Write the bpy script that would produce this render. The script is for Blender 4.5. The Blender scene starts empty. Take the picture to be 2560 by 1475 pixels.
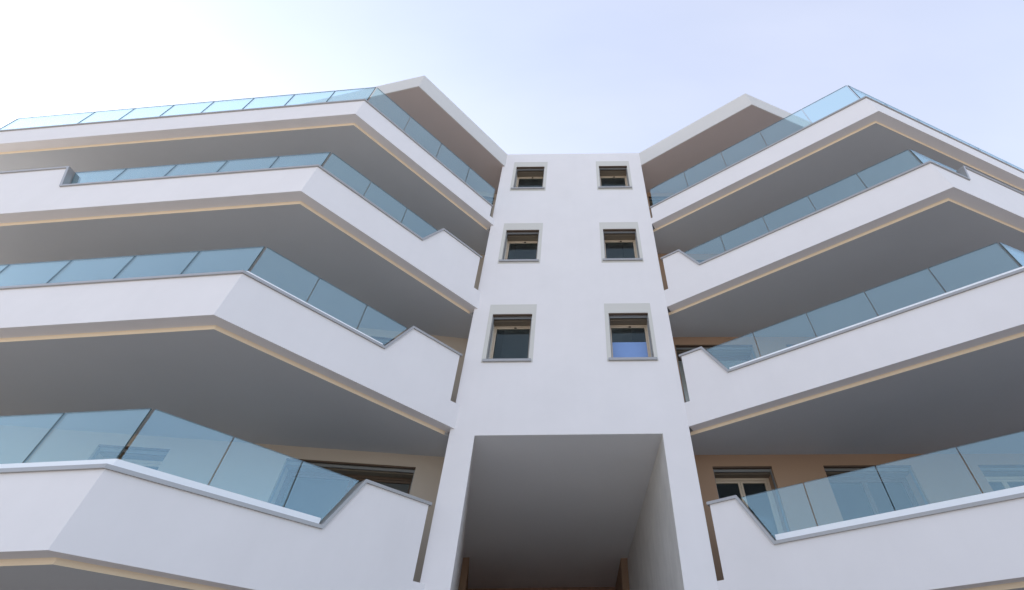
import bpy, bmesh, math
from mathutils import Vector, Matrix

# ------------------------------------------------------------------ camera, sky, sun, exposure
scene = bpy.context.scene
col = scene.collection
cam_data = bpy.data.cameras.new('camera')
cam = bpy.data.objects.new('camera', cam_data)
col.objects.link(cam)
scene.camera = cam
cam_data.sensor_fit = 'HORIZONTAL'
cam_data.sensor_width = 36.0
cam_data.lens = 16.988
cam_data.shift_x = -0.06645
cam_data.shift_y = 0.00472
cam_data.clip_end = 5000
PITCH, ROLL = math.radians(44.1516), math.radians(-0.585)
F = Vector((0, math.cos(PITCH), math.sin(PITCH)))
U0 = Vector((0, -math.sin(PITCH), math.cos(PITCH)))
R0 = Vector((1, 0, 0))
R = R0 * math.cos(ROLL) + U0 * math.sin(ROLL)
U = U0 * math.cos(ROLL) - R0 * math.sin(ROLL)
cam.matrix_world = Matrix(((R.x, U.x, -F.x, 0), (R.y, U.y, -F.y, 0), (R.z, U.z, -F.z, 1.6), (0, 0, 0, 1)))

SUN_AZ, SUN_EL = math.radians(-57), math.radians(23)      # azimuth clockwise from +Y (into the picture)
world = bpy.data.worlds.new('World')
scene.world = world
world.use_nodes = True
wn = world.node_tree
sky = wn.nodes.new('ShaderNodeTexSky')
sky.sky_type = 'NISHITA'
sky.sun_disc = False
sky.sun_elevation = SUN_EL
sky.sun_rotation = SUN_AZ
sky.air_density = 1.0
sky.dust_density = 1.3
sky.ozone_density = 2.2
bg = wn.nodes['Background']
veil = wn.nodes.new('ShaderNodeMix')                    # even veil of thin high cloud over the whole sky
veil.data_type = 'RGBA'
vtc = wn.nodes.new('ShaderNodeTexCoord')
vmp = wn.nodes.new('ShaderNodeMapping')
vmp.inputs['Rotation'].default_value = (0.3, 0.2, 0.6)
vmp.inputs['Scale'].default_value = (0.8, 2.6, 1.6)
vns = wn.nodes.new('ShaderNodeTexNoise')
vns.inputs['Scale'].default_value = 1.3
vns.inputs['Detail'].default_value = 5
vns.inputs['Roughness'].default_value = 0.5
vmr = wn.nodes.new('ShaderNodeMapRange')
vmr.inputs['From Min'].default_value = 0.3
vmr.inputs['From Max'].default_value = 0.7
vmr.inputs['To Min'].default_value = 0.36
vmr.inputs['To Max'].default_value = 0.47
wn.links.new(vtc.outputs['Generated'], vmp.inputs['Vector'])
wn.links.new(vmp.outputs['Vector'], vns.inputs['Vector'])
wn.links.new(vns.outputs['Fac'], vmr.inputs['Value'])
wn.links.new(vmr.outputs['Result'], veil.inputs[0])
veil.inputs[7].default_value = (3.85, 3.80, 4.20, 1)
wn.links.new(sky.outputs[0], veil.inputs[6])
wn.links.new(veil.outputs[2], bg.inputs['Color'])
bg.inputs['Strength'].default_value = 0.12

sun_data = bpy.data.lights.new('sun', 'SUN')
sun_data.energy = 3.0
sun_data.angle = math.radians(0.53)
sun_data.color = (1.0, 0.95, 0.88)
sun = bpy.data.objects.new('sun', sun_data)
col.objects.link(sun)
sd = Vector((math.sin(SUN_AZ) * math.cos(SUN_EL), math.cos(SUN_AZ) * math.cos(SUN_EL), math.sin(SUN_EL)))
sun.rotation_euler = sd.to_track_quat('Z', 'Y').to_euler()
sun.location = sd * 60

scene.view_settings.view_transform = 'Standard'
scene.view_settings.look = 'None'
scene.view_settings.gamma = 1.0
scene.view_settings.use_curve_mapping = False
scene.view_settings.exposure = 1.58
scene.render.engine = 'CYCLES'
scene.cycles.transparent_max_bounces = 32
scene.cycles.max_bounces = 14
scene.cycles.diffuse_bounces = 6
scene.cycles.glossy_bounces = 6

# ------------------------------------------------------------------ materials
def new_mat(name):
    m = bpy.data.materials.new(name)
    m.use_nodes = True
    nt = m.node_tree
    return m, nt, nt.nodes['Principled BSDF']

def painted(name, rgb, rough=0.85, var=0.03, vscale=0.6, bump=0.15, bscale=90.0, streak=0.0, metal=0.0):
    m, nt, b = new_mat(name)
    b.inputs['Roughness'].default_value = rough
    b.inputs['Metallic'].default_value = metal
    tc = nt.nodes.new('ShaderNodeTexCoord')
    n1 = nt.nodes.new('ShaderNodeTexNoise')
    n1.inputs['Scale'].default_value = vscale
    n1.inputs['Detail'].default_value = 6
    n1.inputs['Roughness'].default_value = 0.62
    nt.links.new(tc.outputs['Object'], n1.inputs['Vector'])
    ramp = nt.nodes.new('ShaderNodeValToRGB')
    ramp.color_ramp.elements[0].position = 0.25
    ramp.color_ramp.elements[1].position = 0.75
    ramp.color_ramp.elements[0].color = [c * (1 - var) for c in rgb] + [1]
    ramp.color_ramp.elements[1].color = [min(1, c * (1 + var)) for c in rgb] + [1]
    nt.links.new(n1.outputs['Fac'], ramp.inputs['Fac'])
    out = ramp.outputs['Color']
    if streak > 0:
        mp = nt.nodes.new('ShaderNodeMapping')
        mp.inputs['Scale'].default_value = (3.0, 3.0, 0.22)
        nt.links.new(tc.outputs['Object'], mp.inputs['Vector'])
        n3 = nt.nodes.new('ShaderNodeTexNoise')
        n3.inputs['Scale'].default_value = 2.2
        n3.inputs['Detail'].default_value = 5
        nt.links.new(mp.outputs['Vector'], n3.inputs['Vector'])
        r3 = nt.nodes.new('ShaderNodeValToRGB')
        r3.color_ramp.elements[0].position = 0.3
        r3.color_ramp.elements[1].position = 0.62
        r3.color_ramp.elements[0].color = (1 - streak, 1 - streak, 1 - streak * 1.15, 1)
        r3.color_ramp.elements[1].color = (1, 1, 1, 1)
        nt.links.new(n3.outputs['Fac'], r3.inputs['Fac'])
        mx = nt.nodes.new('ShaderNodeMix')
        mx.data_type = 'RGBA'
        mx.blend_type = 'MULTIPLY'
        mx.inputs[0].default_value = 1.0
        nt.links.new(out, mx.inputs[6])
        nt.links.new(r3.outputs['Color'], mx.inputs[7])
        out = mx.outputs[2]
    nt.links.new(out, b.inputs['Base Color'])
    if bump > 0:
        n2 = nt.nodes.new('ShaderNodeTexNoise')
        n2.inputs['Scale'].default_value = bscale
        n2.inputs['Detail'].default_value = 4
        nt.links.new(tc.outputs['Object'], n2.inputs['Vector'])
        bp = nt.nodes.new('ShaderNodeBump')
        bp.inputs['Strength'].default_value = bump
        bp.inputs['Distance'].default_value = 0.004
        nt.links.new(n2.outputs['Fac'], bp.inputs['Height'])
        nt.links.new(bp.outputs['Normal'], b.inputs['Normal'])
    return m

def glass_mat(name, tint, ior=1.52):
    m = bpy.data.materials.new(name)
    m.use_nodes = True
    nt = m.node_tree
    nt.nodes.clear()
    out = nt.nodes.new('ShaderNodeOutputMaterial')
    mix = nt.nodes.new('ShaderNodeMixShader')
    tr = nt.nodes.new('ShaderNodeBsdfTransparent')
    tr.inputs['Color'].default_value = (*tint, 1)
    gl = nt.nodes.new('ShaderNodeBsdfGlossy')
    gl.inputs['Roughness'].default_value = 0.0
    gl.inputs['Color'].default_value = (0.74, 0.945, 1, 1)
    fr = nt.nodes.new('ShaderNodeFresnel')
    geo = nt.nodes.new('ShaderNodeNewGeometry')
    mr = nt.nodes.new('ShaderNodeMapRange')          # same index of refraction on both faces of the pane
    mr.inputs['To Min'].default_value = ior
    mr.inputs['To Max'].default_value = 1.0 / ior
    nt.links.new(geo.outputs['Backfacing'], mr.inputs['Value'])
    nt.links.new(mr.outputs['Result'], fr.inputs['IOR'])
    nt.links.new(fr.outputs['Fac'], mix.inputs['Fac'])
    nt.links.new(tr.outputs[0], mix.inputs[1])
    nt.links.new(gl.outputs[0], mix.inputs[2])
    nt.links.new(mix.outputs[0], out.inputs['Surface'])
    return m

M = {}
M['plaster'] = painted('white_plaster', (0.815, 0.775, 0.765), var=0.026, vscale=1.1, bump=0.12, streak=0.008)
M['roof_plaster'] = painted('pale_grey_plaster', (0.64, 0.615, 0.585), var=0.02, bump=0.12)
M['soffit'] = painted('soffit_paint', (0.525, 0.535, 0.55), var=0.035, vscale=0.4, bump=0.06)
M['lit_edge'] = painted('warm_bounce_tint', (0.90, 0.745, 0.555), rough=0.7, var=0.02, bump=0.0)  # warm ground bounce on the soffit step, put into the strip's colour
M['passage_soffit'] = painted('passage_soffit_paint', (0.82, 0.82, 0.82), var=0.02, vscale=0.4, bump=0.06)
M['roof_soffit'] = painted('roof_soffit_bounce_tint', (0.56, 0.47, 0.435), var=0.02, vscale=0.4, bump=0.06)  # brown light bounced off the walls, put into the soffit colour
M['tan'] = painted('brown_wall_paint', (0.38, 0.245, 0.16), var=0.03, bump=0.12)
M['beige'] = painted('beige_wall_paint', (0.50, 0.42, 0.34), var=0.03, bump=0.12)
M['surround'] = painted('beige_surround', (0.64, 0.615, 0.565), var=0.015, bump=0.1)
M['coping'] = painted('grey_coping', (0.38, 0.37, 0.365), rough=0.38, var=0.04, bump=0.02, metal=0.3)
M['channel'] = painted('satin_aluminium', (0.88, 0.89, 0.90), rough=0.4, var=0.02, bump=0.0, metal=0.0)
M['frame'] = painted('cream_frame', (0.62, 0.51, 0.39), rough=0.45, var=0.01, bump=0.0)
M['dark_wood'] = painted('dark_frame', (0.10, 0.06, 0.035), rough=0.5, var=0.05, bump=0.0)
M['metal'] = painted('grey_metal', (0.25, 0.25, 0.25), rough=0.45, var=0.03, bump=0.0, metal=0.4)
M['head'] = painted('lintel_board', (0.21, 0.17, 0.125), rough=0.8, var=0.05, bump=0.05)
M['interior'] = painted('interior_paint', (0.35, 0.35, 0.36), var=0.03, bump=0.0)
M['rear'] = painted('passage_wall_paint', (0.42, 0.24, 0.17), var=0.05, bump=0.05)
M['passage'] = painted('passage_plaster', (0.70, 0.67, 0.63), var=0.11, vscale=1.8, bump=0.4, bscale=14, streak=0.04)
M['blue'] = painted('blue_film', (0.21, 0.34, 0.64), rough=0.35, var=0.02, bump=0.0)
M['ground'] = painted('paving', (0.40, 0.365, 0.32), var=0.12, vscale=0.3, bump=0.2, bscale=30)
M['glass'] = glass_mat('railing_glass', (0.86, 0.955, 0.965), ior=2.1)
M['pane'] = glass_mat('window_glass', (0.78, 0.82, 0.82), ior=1.34)
M['glass_edge'] = painted('glass_edge', (0.09, 0.125, 0.125), rough=0.3, var=0.05, bump=0.0)

# ------------------------------------------------------------------ mesh helpers
def mesh_obj(name, verts, faces, mat, parent=None, mats=None, face_mats=None):
    me = bpy.data.meshes.new(name)
    bm = bmesh.new()
    vs = [bm.verts.new(v) for v in verts]
    for k, f in enumerate(faces):
        try:
            fc = bm.faces.new([vs[i] for i in f])
            if face_mats:
                fc.material_index = face_mats[k]
        except ValueError:
            pass
    bmesh.ops.recalc_face_normals(bm, faces=bm.faces)
    bm.to_mesh(me)
    bm.free()
    for m in (mats or [mat]):
        me.materials.append(M[m])
    o = bpy.data.objects.new(name, me)
    col.objects.link(o)
    o.parent = parent
    return o

class Geo:
    def __init__(self):
        self.v, self.f = [], []
    def add(self, verts, faces):
        n = len(self.v)
        self.v += [tuple(p) for p in verts]
        self.f += [[i + n for i in f] for f in faces]
        return self
    def box(self, x0, x1, y0, y1, z0, z1):
        return self.add([(x, y, z) for z in (z0, z1) for y in (y0, y1) for x in (x0, x1)],
                        [[0, 1, 3, 2], [4, 6, 7, 5], [0, 4, 5, 1], [2, 3, 7, 6], [0, 2, 6, 4], [1, 5, 7, 3]])
    def prism(self, poly, z0, z1):                      # vertical prism over a plan polygon
        n = len(poly)
        return self.add([(x, y, z0) for x, y in poly] + [(x, y, z1) for x, y in poly],
                        [list(range(n)), list(range(2 * n - 1, n - 1, -1))] +
                        [[i, (i + 1) % n, (i + 1) % n + n, i + n] for i in range(n)])
    def obj(self, name, mat, parent=None):
        return mesh_obj(name, self.v, self.f, mat, parent)

def az(deg):
    a = math.radians(deg)
    return Vector((math.sin(a), math.cos(a)))

class Plan:
    """Plan polyline of a facade; s runs along each run, off runs inwards."""
    def __init__(self, pts):
        self.p = [Vector(q) for q in pts]
        self.D, self.N, self.L = [], [], []
        for a, b in zip(self.p, self.p[1:]):
            d = (b - a)
            self.L.append(d.length)
            d = d.normalized()
            n = Vector((d.y, -d.x))
            if n.y < 0:
                n = -n
            self.D.append(d)
            self.N.append(n)
    def miter(self, k, off):                            # corner between run k-1 and run k
        n1, n2, q = self.N[k - 1], self.N[k], self.p[k]
        c1, c2 = n1.dot(q) + off, n2.dot(q) + off
        det = n1.x * n2.y - n1.y * n2.x
        return Vector(((c1 * n2.y - c2 * n1.y) / det, (n1.x * c2 - n2.x * c1) / det))
    def at(self, i, s, off):
        if abs(s) < 1e-6 and i > 0:
            return self.miter(i, off)
        if abs(s - self.L[i]) < 1e-6 and i < len(self.L) - 1:
            return self.miter(i + 1, off)
        return self.p[i] + self.D[i] * s + self.N[i] * off
    def sm(self, i, end, off):                          # s of the mitred start / end of run i at an offset
        q = self.at(i, self.L[i] if end else 0.0, off)
        return (q - self.p[i]).dot(self.D[i])
    def slab(self, g, i, poly, o0, o1):                 # wall piece: (s, z) outline between two offsets
        n = len(poly)
        vs = []
        for o in (o0, o1):
            for s, z in poly:
                q = self.at(i, s, o)
                vs.append((q.x, q.y, z))
        g.add(vs, [list(range(n)), list(range(2 * n - 1, n - 1, -1))] +
              [[k, (k + 1) % n, (k + 1) % n + n, k + n] for k in range(n)])

# ------------------------------------------------------------------ measured layout (metres)
D0 = 8.0                                                # distance of the stair tower's face
TL, TR = Vector((-2.3223, D0)), Vector((1.9738, D0))
TWL, TWR = -2.4036, 1.9738                              # corners of the tower
KL = TL + az(220.526) * 4.1447
EL = KL + az(-85.767) * 9.72
FL = EL + az(-68.4) * 4.0
KR = TR + az(122.72) * 5.7261
ER = KR + az(67.79) * 8.5
left, right = Plan([TL, KL, EL, FL]), Plan([TR, KR, ER])
B = [3.1093, 6.0974, 9.1197, 12.2173]                   # underside of each balcony band
C = [3.9010, 6.9230, 9.9420, 12.9000]                   # plaster top of the low parapet
H = [4.6540, 7.6580, 10.700, None]                      # plaster top of the high parapet
G = [4.6970, 7.6870, 10.706, 13.945]                    # top of the glass
SLOT = [3.57, 6.60, 9.645, 12.47]                       # floor of the slot beside the tower
ROOF_B, ROOF_T, LINTEL = 15.271, 16.0226, 5.962
T = 0.25                                                # parapet thickness
BACK_Y = 14.0

building = bpy.data.objects.new('apartment_building', None)
col.objects.link(building)
building.location = (0, D0, 0)
building['label'] = 'white five storey apartment building with angled glass balconies either side of a stair tower'
building['category'] = 'building'

def adopt(o):                                           # keep world coordinates below the building's origin
    if o.parent is building:
        o.matrix_parent_inverse = Matrix.Translation((0, -D0, 0))
    return o

# ------------------------------------------------------------------ ground
g = Geo().add([(-700, -700, 0), (700, -700, 0), (700, 700, 0), (-700, 700, 0)], [[0, 1, 2, 3]]).obj('ground', 'ground')
g['kind'] = 'structure'

# ------------------------------------------------------------------ walls with openings
def pierced(geo, o, d, n, s0, s1, z0, z1, thick, holes):
    """Wall from origin o along d (inward normal n) with rectangular holes (s0, s1, z0, z1)."""
    ss = sorted({s0, s1, *[h[0] for h in holes], *[h[1] for h in holes]})
    zs = sorted({z0, z1, *[h[2] for h in holes], *[h[3] for h in holes]})
    def P(s, z, off):
        q = o + d * s + n * off
        return (q.x, q.y, z)
    def inside(s, z):
        return any(h[0] < s < h[1] and h[2] < z < h[3] for h in holes)
    for off in (0.0, thick):
        for a, b in zip(ss, ss[1:]):
            for c, e in zip(zs, zs[1:]):
                if not inside((a + b) / 2, (c + e) / 2):
                    geo.add([P(a, c, off), P(b, c, off), P(b, e, off), P(a, e, off)], [[0, 1, 2, 3]])
    for a, b, c, e in holes + [(s0, s1, z0, z1)]:
        for (u, w), (x, y) in (((a, c), (b, c)), ((b, c), (b, e)), ((b, e), (a, e)), ((a, e), (a, c))):
            geo.add([P(u, w, 0), P(x, y, 0), P(x, y, thick), P(u, w, thick)], [[0, 1, 2, 3]])

class Face:
    """Local frame of a wall for placing frames and panes."""
    def __init__(self, o, d, n):
        self.o, self.d, self.n = o, d, n
    def box(self, g, s0, s1, z0, z1, o0, o1):
        vs = []
        for z in (z0, z1):
            for off in (o0, o1):
                for s in (s0, s1):
                    q = self.o + self.d * s + self.n * off
                    vs.append((q.x, q.y, z))
        g.add(vs, [[0, 1, 3, 2], [4, 6, 7, 5], [0, 4, 5, 1], [2, 3, 7, 6], [0, 2, 6, 4], [1, 5, 7, 3]])
        return g
    def ring(self, g, s0, s1, z0, z1, w, o0, o1, bottom=True):
        self.box(g, s0, s0 + w, z0, z1, o0, o1)
        self.box(g, s1 - w, s1, z0, z1, o0, o1)
        self.box(g, s0 + w, s1 - w, z1 - w, z1, o0, o1)
        if bottom:
            self.box(g, s0 + w, s1 - w, z0, z0 + w, o0, o1)
        return g

def head_gear(fc, s0, s1, z1, depth, par):
    """Roller blind slot, bottom bar, lintel board and guide rails in the head of an opening."""
    adopt(fc.box(Geo(), s0, s1, z1 - 0.10, z1 - 0.001, 0.135, depth).obj('lintel_board', 'head', par))
    adopt(fc.box(Geo(), s0 + 0.02, s1 - 0.02, z1 - 0.085, z1 - 0.035, 0.065, 0.085).obj('blind_bar', 'metal', par))
    adopt(fc.box(Geo(), s0, s1, z1 - 0.028, z1 - 0.001, 0.004, 0.05).obj('blind_slot', 'dark_wood', par))
    for a, b in ((s0 + 0.001, s0 + 0.022), (s1 - 0.022, s1 - 0.001)):
        gg = Geo()
        fc.box(gg, a, b, fc.zb, z1 - 0.03, 0.055, 0.068)
        fc.box(gg, a, b, fc.zb, z1 - 0.03, 0.088, 0.101)
        adopt(gg.obj('guide_rail', 'metal', par))

def make_door(fc, s0, s1, zf, z1, leaves, frame_mat, depth=0.38):
    fc.zb = zf
    zt = z1 - 0.10
    fr = adopt(fc.ring(Geo(), s0 + 0.001, s1 - 0.001, zf, zt - 0.001, 0.05, depth - 0.07, depth - 0.002).obj('balcony_door', frame_mat, building))
    head_gear(fc, s0, s1, z1, depth, fr)
    w = (s1 - s0 - 0.10) / leaves
    for k in range(leaves):
        a, b = s0 + 0.05 + k * w + 0.003, s0 + 0.05 + (k + 1) * w - 0.003
        adopt(fc.ring(Geo(), a, b, zf + 0.055, zt - 0.055, 0.042, depth - 0.055, depth - 0.01).obj('door_leaf', frame_mat, fr))
        adopt(fc.box(Geo(), a + 0.042, b - 0.042, zf + 0.097, zt - 0.097, depth - 0.036, depth - 0.026).obj('pane', 'pane', fr))
    return fr

FLOOR = [b + 0.47 for b in B]
RW = Face(Vector((1.95, 9.012)), Vector((1, 0.0115)).normalized(), Vector((-0.0115, 1)).normalized())
lwd = (Vector((-10.28, 7.6)) - Vector((-2.7, 9.0))).normalized()
LWO = Vector((-2.7, 9.0)) - lwd * 0.25
LW = Face(LWO, lwd, Vector((lwd.y, -lwd.x)))
right_doors = [(0.59, 1.745, 0, 5.805, 2, 'frame'), (2.755, 4.477, 0, 5.813, 2, 'dark_wood'), (5.79, 7.0, 0, 5.81, 2, 'frame'),
               (0.30, 2.15, 1, 8.83, 2, 'dark_wood'), (2.95, 4.10, 1, 8.83, 2, 'frame'), (0.45, 2.0, 2, 11.89, 2, 'frame'), (0.32, 2.0, 3, 15.05, 2, 'dark_wood')]
left_doors = [(0.755, 3.10, 0, 5.80, 2, 'dark_wood'), (5.09, 6.25, 0, 5.815, 2, 'frame'),
              (0.755, 2.45, 1, 8.85, 2, 'dark_wood'), (5.09, 6.25, 1, 8.85, 2, 'frame'), (0.755, 2.45, 2, 11.89, 2, 'dark_wood'), (0.32, 1.9, 3, 15.03, 2, 'dark_wood')]
for fc, doors, length, wall_mat in ((RW, right_doors, 8.9, 'tan'), (LW, left_doors, 9.9, 'beige')):
    geo = Geo()
    pierced(geo, fc.o, fc.d, fc.n, 0.0, length, 0.0, ROOF_B, 0.38, [(a, b, FLOOR[k], z) for a, b, k, z, _, _ in doors])
    e = fc.o + fc.d * length                            # end wall running back
    geo.prism([(e.x, e.y + 0.01), (e.x + 0.3 * fc.d.x, e.y + 0.01), (e.x + 0.3 * fc.d.x, BACK_Y), (e.x, BACK_Y)], 0, ROOF_B - 0.002)
    adopt(geo.obj('wall', wall_mat, building))
    for a, b, k, z, n, mt in doors:
        make_door(fc, a, b, FLOOR[k] + 0.002, z, n, mt)
adopt(Geo().box(-13.5, -4.3, BACK_Y - 0.3, BACK_Y, 0, ROOF_B - 0.003).box(2.1, 11.2, BACK_Y - 0.3, BACK_Y, 0, ROOF_B - 0.003).obj('rear_wall', 'interior', building))

# ------------------------------------------------------------------ stair tower
TW = Face(Vector((TWL, D0)), Vector((1, 0)), Vector((0, 1)))
win_z = [(7.66, 8.94, 9.235, 7.595), (10.755, 12.005, 12.30, 10.65), (14.005, 15.235, 15.515, 13.88)]
win_x = [(-1.958, -1.075, -2.047, -0.988), (0.635, 1.518, 0.545, 1.595)]
geo = Geo()
pierced(geo, TW.o, TW.d, TW.n, 0.0, TWR - TWL, LINTEL, ROOF_T, 0.36,
        [(x0 - TWL, x1 - TWL, z0, z1) for x0, x1, _, _ in win_x for z0, z1, _, _ in win_z])
geo.prism([(TWL, D0 + 0.36), (TWL + 0.3, D0 + 0.36), (-2.4, 11.6), (-2.85, 11.6)], LINTEL + 0.01, ROOF_T)
geo.prism([(TWR, D0 + 0.36), (TWR - 0.3, D0 + 0.36), (1.6, 11.6), (1.9, 11.6)], LINTEL + 0.01, ROOF_T)
geo.box(-2.85, 1.9, 11.6, 11.9, LINTEL + 0.01, ROOF_T - 0.001)
geo.prism([(TWL + 0.05, D0 + 0.36), (TWR - 0.05, D0 + 0.36), (1.85, 11.6), (-2.8, 11.6)], ROOF_T - 0.25, ROOF_T - 0.002)
adopt(geo.obj('stair_tower', 'plaster', building))
# piers either side of the passage, their faces flush with the tower
for poly in ([(TWL, D0), (-1.940, D0), (-3.415, 15.0), (-3.9, 15.0)], [(1.4779, D0), (TWR, D0), (1.86, 15.2), (1.290, 15.2)]):
    adopt(Geo().prism(poly, 0.0, LINTEL).obj('pier', 'plaster', building))
adopt(Geo().box(TWL, TWR, D0 + 0.02, D0 + 0.3, ROOF_T, ROOF_T + 0.012).obj('roof_flashing', 'coping', building))

def make_window(x0, x1, sx0, sx1, z0, z1, st, sb, blue=False):
    fc = TW
    a, b = x0 - TWL, x1 - TWL
    sa, sbx = sx0 - TWL, sx1 - TWL
    gg = Geo()
    fc.box(gg, sa, a, sb, st, -0.006, 0.02)
    fc.box(gg, b, sbx, sb, st, -0.006, 0.02)
    fc.box(gg, a, b, z1, st, -0.006, 0.02)
    fc.box(gg, a, b, sb, z0 - 0.002, -0.006, 0.02)
    w = adopt(gg.obj('window', 'surround', building))
    fc.zb = z0
    head_gear(fc, a, b, z1, 0.358, w)
    # reveal lining
    for r0, r1 in ((a + 0.0005, a + 0.004), (b - 0.004, b - 0.0005)):
        adopt(fc.box(Geo(), r0, r1, z0, z1 - 0.03, 0.02, 0.30).obj('reveal', 'surround', w))
    adopt(fc.box(Geo(), a - 0.06, b + 0.055, z0 - 0.055, z0 + 0.004, -0.045, 0.30).obj('sill', 'coping', w))
    zt = z1 - 0.10
    adopt(fc.ring(Geo(), a + 0.004, b - 0.004, z0 + 0.005, zt - 0.002, 0.03, 0.30, 0.357).obj('frame', 'frame', w))
    adopt(fc.ring(Geo(), a + 0.037, b - 0.037, z0 + 0.038, zt - 0.035, 0.027, 0.315, 0.352).obj('sash', 'frame', w))
    adopt(fc.box(Geo(), a + 0.064, b - 0.064, z0 + 0.065, zt - 0.062, 0.332, 0.342).obj('pane', 'pane', w))
    adopt(fc.box(Geo(), (a + b) / 2 + 0.02, (a + b) / 2 + 0.07, zt - 0.062, zt - 0.042, 0.288, 0.315).obj('catch', 'dark_wood', w))
    if blue:
        adopt(fc.box(Geo(), a + 0.066, b - 0.066, z0 + 0.067, 8.36, 0.326, 0.330).obj('blue_film', 'blue', w))
    return w

for i, (x0, x1, sx0, sx1) in enumerate(win_x):
    for k, (z0, z1, st, sb) in enumerate(win_z):
        w = make_window(x0, x1, sx0, sx1, z0, z1, st, sb, blue=(i == 1 and k == 0))
        if i == 1 and k == 0:
            w['label'] = 'tower window with blue film over the lower pane'

# passage under the tower
adopt(Geo().prism([(TWL + 0.05, D0 + 0.004), (TWR - 0.05, D0 + 0.004), (1.85, 18.6), (-4.5, 18.6)], LINTEL - 0.003, LINTEL + 0.2).obj('passage_ceiling', 'passage_soffit', building))
adopt(Geo().prism([(1.475, D0 + 0.003), (1.4779, D0 + 0.003), (1.2935, 15.19), (1.287, 15.19)], 0, LINTEL - 0.002).obj('passage_lining', 'passage', building))
adopt(Geo().prism([(1.10, 15.21), (1.9, 15.21), (1.9, 18.3), (1.08, 18.3)], 0, LINTEL - 0.001).obj('passage_pilaster', 'tan', building))
adopt(Geo().prism([(-3.9, 15.01), (-3.23, 15.01), (-3.86, 18.3), (-4.4, 18.3)], 0, LINTEL - 0.001).obj('passage_pilaster', 'tan', building))
adopt(Geo().box(-4.6, 2.0, 18.3, 18.6, 0, LINTEL - 0.001).obj('passage_rear_wall', 'rear', building))

# ------------------------------------------------------------------ balconies
def strip(plan, path, thick, o0, o1):
    """Coping swept along a path of (run, s, z); returns a Geo."""
    g = Geo()
    n = len(path)
    up = []
    for k, (i, s, z) in enumerate(path):
        dirs = []
        for a, b in ((k - 1, k), (k, k + 1)):
            if 0 <= a and b < n:
                (ia, sa, za), (ib, sb, zb) = path[a], path[b]
                ds = (sb - sa) if ia == ib else ((plan.L[ia] - sa) + sb if ib > ia else -(sa + plan.L[ib] - sb))
                v = Vector((ds, zb - za))
                if v.length > 1e-6:
                    dirs.append(v.normalized())
        nn = [Vector((-v.y, v.x)) if v.x > 0 else Vector((v.y, -v.x)) for v in dirs]
        m = sum(nn, Vector((0, 0))).normalized()
        m *= thick / max(0.3, m.dot(nn[0]))
        up.append((i, s + (0 if (abs(s) < 1e-6 and i > 0) or (abs(s - plan.L[i]) < 1e-6 and i < len(plan.L) - 1) else m.x), z + m.y))
    vs = []
    for p4, u4 in zip(path, up):
        for (i, s, z), o in ((p4, o0), (u4, o0), (u4, o1), (p4, o1)):
            q = plan.at(i, s, o)
            vs.append((q.x, q.y, z))
    fs = [[0, 1, 2, 3], [4 * (n - 1) + j for j in (3, 2, 1, 0)]]
    for k in range(n - 1):
        a, b = 4 * k, 4 * k + 4
        for j in range(4):
            fs.append([a + j, a + (j + 1) % 4, b + (j + 1) % 4, b + j])
    g.add(vs, fs)
    return g

def glass_panel(plan, i, poly, par):
    """poly: four (s, z) corners; glass faces and darker edges."""
    n = len(poly)
    vs = []
    for o in (0.101, 0.119):
        for s, z in poly:
            q = plan.p[i] + plan.D[i] * s + plan.N[i] * o
            vs.append((q.x, q.y, z))
    fs = [list(range(n)), list(range(2 * n - 1, n - 1, -1))] + [[k, (k + 1) % n, (k + 1) % n + n, k + n] for k in range(n)]
    return adopt(mesh_obj('glass_panel', vs, fs, None, par, mats=['glass', 'glass_edge'], face_mats=[0, 0] + [1] * n))

def warm_lit_edge(plan, z, s_start):
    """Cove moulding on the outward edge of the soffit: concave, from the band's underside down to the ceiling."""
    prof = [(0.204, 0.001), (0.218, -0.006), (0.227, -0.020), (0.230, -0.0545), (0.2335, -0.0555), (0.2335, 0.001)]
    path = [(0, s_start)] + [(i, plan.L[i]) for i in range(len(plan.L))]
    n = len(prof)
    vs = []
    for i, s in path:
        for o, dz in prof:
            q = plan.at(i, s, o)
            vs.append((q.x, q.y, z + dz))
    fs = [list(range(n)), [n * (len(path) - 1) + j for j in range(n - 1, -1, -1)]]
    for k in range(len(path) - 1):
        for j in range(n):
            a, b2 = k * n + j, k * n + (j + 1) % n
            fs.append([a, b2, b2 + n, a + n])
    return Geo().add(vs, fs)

GAP = 0.007
def rail(plan, i, joints, zb, zt, par, slant0=None, slant1=None):
    """Glass panels between successive joints; slant0/1 = extra s of the bottom corner at a notch."""
    for k, (a, b) in enumerate(zip(joints, joints[1:])):
        a2, b2 = a + GAP, b - GAP
        a_bot = a2 + (slant0 if slant0 and k == 0 else 0)
        b_bot = b2 + (slant1 if slant1 and k == len(joints) - 2 else 0)
        glass_panel(plan, i, [(a_bot, zb), (b_bot, zb), (b2, zt), (a2, zt)], par)

def channel(plan, path, zlift, par):
    g = strip(plan, [(i, s, z + zlift) for i, s, z in path], 0.112, 0.085, 0.135)
    return adopt(g.obj('glass_channel', 'channel', par))

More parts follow.
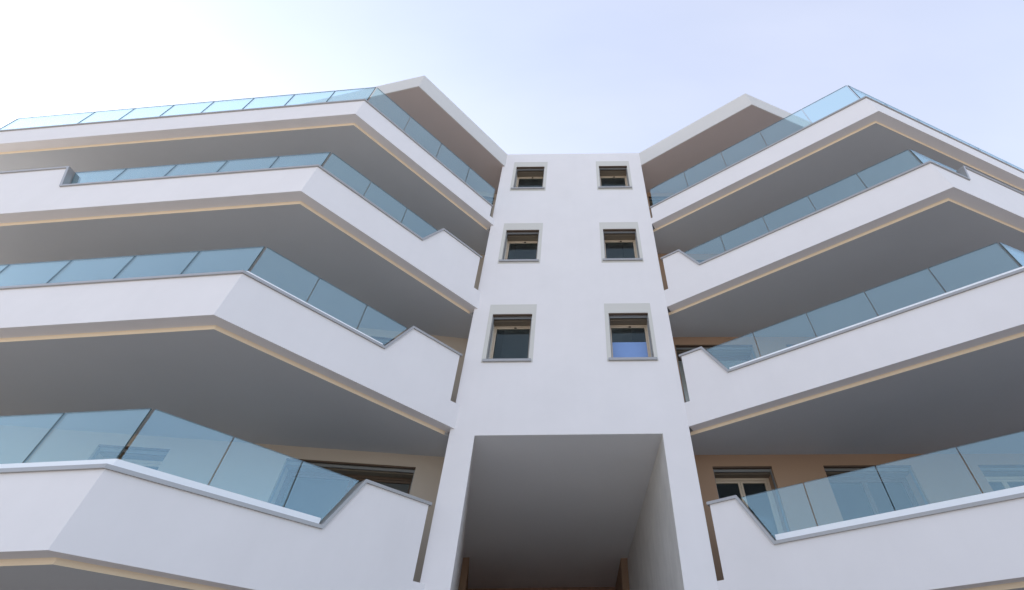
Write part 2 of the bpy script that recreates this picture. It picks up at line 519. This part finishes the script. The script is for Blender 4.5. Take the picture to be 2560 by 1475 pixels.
CT = 0.045                                              # coping thickness
GO = 0.11
for k in range(4):
    b, c, h, gt, sl = B[k], C[k], H[k], G[k], SLOT[k]
    top = (k == 3)
    # ---- left wing
    p, L0, L1, L2 = left, left.L[0], left.L[1], left.L[2]
    geo = Geo()
    if top:
        p.slab(geo, 0, [(0, b), (L0, b), (L0, c), (0.185, c), (0.185, sl), (0, sl)], 0, T)
        p.slab(geo, 1, [(0, b), (L1, b), (L1, c), (0, c)], 0, T)
        p.slab(geo, 2, [(0, b), (L2, b), (L2, c), (0, c)], 0, T)
        path = [(0, 0.155, c), (0, L0, c), (1, L1, c), (2, L2, c)]
        cpaths = [[(0, 0.2, c), (0, L0, c), (1, L1, c), (2, L2 - 0.1, c)]]
    else:
        p.slab(geo, 0, [(0, b), (L0, b), (L0, c), (1.735, c), (1.335, h), (0.215, h), (0.215, sl), (0, sl)], 0, T)
        p.slab(geo, 1, [(0, b), (L1, b), (L1, h), (5.70, h), (5.27, c), (0, c)], 0, T)
        p.slab(geo, 2, [(0, b), (L2, b), (L2, h), (0, h)], 0, T)
        path = [(0, 0.175, h), (0, 1.335, h), (0, 1.735, c), (0, L0, c), (1, 5.27, c), (1, 5.70, h), (1, L1, h), (2, L2, h)]
        cpaths = [[(0, 1.76, c), (0, L0, c), (1, 5.235, c)]]
    # the slab reaches back to the rear wall; its front edge shows as a small step below the band
    q0, q1, q2, q3 = p.at(0, -0.13, 0.235), p.at(0, L0, 0.235), p.at(1, L1, 0.235), p.at(2, L2, 0.235)
    bal = adopt(geo.obj('balcony', 'plaster', building))
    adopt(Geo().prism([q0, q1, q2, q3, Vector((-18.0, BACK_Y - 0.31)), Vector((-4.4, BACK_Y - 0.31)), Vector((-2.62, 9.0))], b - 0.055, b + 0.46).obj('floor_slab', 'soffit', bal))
    adopt(warm_lit_edge(p, b, 0.05).obj('warm_lit_edge', 'lit_edge', bal))
    adopt(strip(p, path, CT, -0.03, T + 0.02).obj('coping', 'coping', bal))
    for cp in cpaths:
        channel(p, cp, CT, bal)
    zb = c + CT + 0.02
    km, kn = p.sm(0, True, GO), p.sm(1, False, GO)
    en, em = p.sm(1, True, GO), p.sm(2, False, GO)
    if top:
        rail(p, 0, [0.117, 1.09, 2.08, 3.075, km - 0.012], zb, gt, bal)
        rail(p, 1, [kn + 0.012, 1.123, 2.18, 3.25, 4.315, 5.39, 6.46, 7.545, en - 0.012], zb, gt, bal)
        rail(p, 2, [em + 0.012, 1.1, 2.2, 3.3, 3.95], zb, gt, bal)
    else:
        rail(p, 0, [1.395, 2.265, 3.175, km - 0.014], zb, gt, bal, slant0=0.37)
        rail(p, 1, [kn + 0.014, 1.165, 2.266, 3.375, 4.475, 5.63], zb, gt, bal, slant1=-0.38)
    # ---- right wing
    p, L0, L1 = right, right.L[0], right.L[1]
    geo = Geo()
    if top:
        p.slab(geo, 0, [(0, b), (L0, b), (L0, c), (0.055, c), (0.055, sl), (0, sl)], 0, T)
        p.slab(geo, 1, [(0, b), (L1, b), (L1, c), (0, c)], 0, T)
        path = [(0, 0.03, c), (0, L0, c), (1, L1, c)]
        cp = [(0, 0.1, c), (0, L0, c), (1, L1 - 0.1, c)]
    else:
        p.slab(geo, 0, [(0, b), (L0, b), (L0, c), (0.945, c), (0.545, h), (0.11, h), (0.11, sl), (0, sl)], 0, T)
        p.slab(geo, 1, [(0, b), (L1, b), (L1, h), (1.50, h), (1.06, c), (0, c)], 0, T)
        path = [(0, 0.07, h), (0, 0.545, h), (0, 0.945, c), (0, L0, c), (1, 1.06, c), (1, 1.50, h), (1, L1, h)]
        cp = [(0, 0.97, c), (0, L0, c), (1, 1.03, c)]
    bal = adopt(geo.obj('balcony', 'plaster', building))
    q0, q1, q2 = p.at(0, -0.2, 0.235), p.at(0, L0, 0.235), p.at(1, L1, 0.235)
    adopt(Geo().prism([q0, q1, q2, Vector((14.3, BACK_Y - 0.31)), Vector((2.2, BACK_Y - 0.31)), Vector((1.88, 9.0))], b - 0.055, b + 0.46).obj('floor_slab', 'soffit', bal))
    adopt(warm_lit_edge(p, b, -0.1).obj('warm_lit_edge', 'lit_edge', bal))
    adopt(strip(p, path, CT, -0.03, T + 0.02).obj('coping', 'coping', bal))
    channel(p, cp, CT, bal)
    zb = c + CT + 0.02
    km, kn = p.sm(0, True, GO), p.sm(1, False, GO)
    if top:
        rail(p, 0, [0.089, 1.184, 2.306, 3.411, 4.535, km - 0.012], zb, gt, bal)
        rail(p, 1, [kn + 0.012, 1.27, 2.40, 3.53, 4.66, 5.79, 6.92, 8.05], zb, gt, bal)
    else:
        rail(p, 0, [0.605, 1.583, 2.602, 3.622, 4.643, km - 0.014], zb, gt, bal, slant0=0.37)
        rail(p, 1, [kn + 0.014, 1.43], zb, gt, bal, slant1=-0.38)

# ------------------------------------------------------------------ roof slabs
rl = TL + az(219.789) * 3.2893
rr = TR + az(122.385) * 3.5758
rl2, rr2 = rl + az(-78.556) * 9.3, rr + az(67.79) * 6.6
adopt(Geo().prism([TL, rl, rl2, Vector((-13.4, BACK_Y)), Vector((-2.87, BACK_Y)), Vector((-2.6, 9.0)), Vector((TWL - 0.004, D0 + 0.05))], ROOF_B, ROOF_T - 0.001).obj('roof_slab', 'roof_plaster', building))
rp = Plan([TL, rl, rl2])
rs = bpy.data.objects['roof_slab']
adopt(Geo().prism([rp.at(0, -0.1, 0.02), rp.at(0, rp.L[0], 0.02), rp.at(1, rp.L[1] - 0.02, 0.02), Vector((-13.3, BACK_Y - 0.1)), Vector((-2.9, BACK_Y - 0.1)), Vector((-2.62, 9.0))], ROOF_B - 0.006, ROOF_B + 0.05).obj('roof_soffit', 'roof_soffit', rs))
adopt(Geo().prism([TR, rr, rr2, Vector((11.3, BACK_Y)), Vector((1.96, BACK_Y)), Vector((1.97, D0 + 0.05))], ROOF_B, ROOF_T - 0.001).obj('roof_slab', 'roof_plaster', building))
rp = Plan([TR, rr, rr2])
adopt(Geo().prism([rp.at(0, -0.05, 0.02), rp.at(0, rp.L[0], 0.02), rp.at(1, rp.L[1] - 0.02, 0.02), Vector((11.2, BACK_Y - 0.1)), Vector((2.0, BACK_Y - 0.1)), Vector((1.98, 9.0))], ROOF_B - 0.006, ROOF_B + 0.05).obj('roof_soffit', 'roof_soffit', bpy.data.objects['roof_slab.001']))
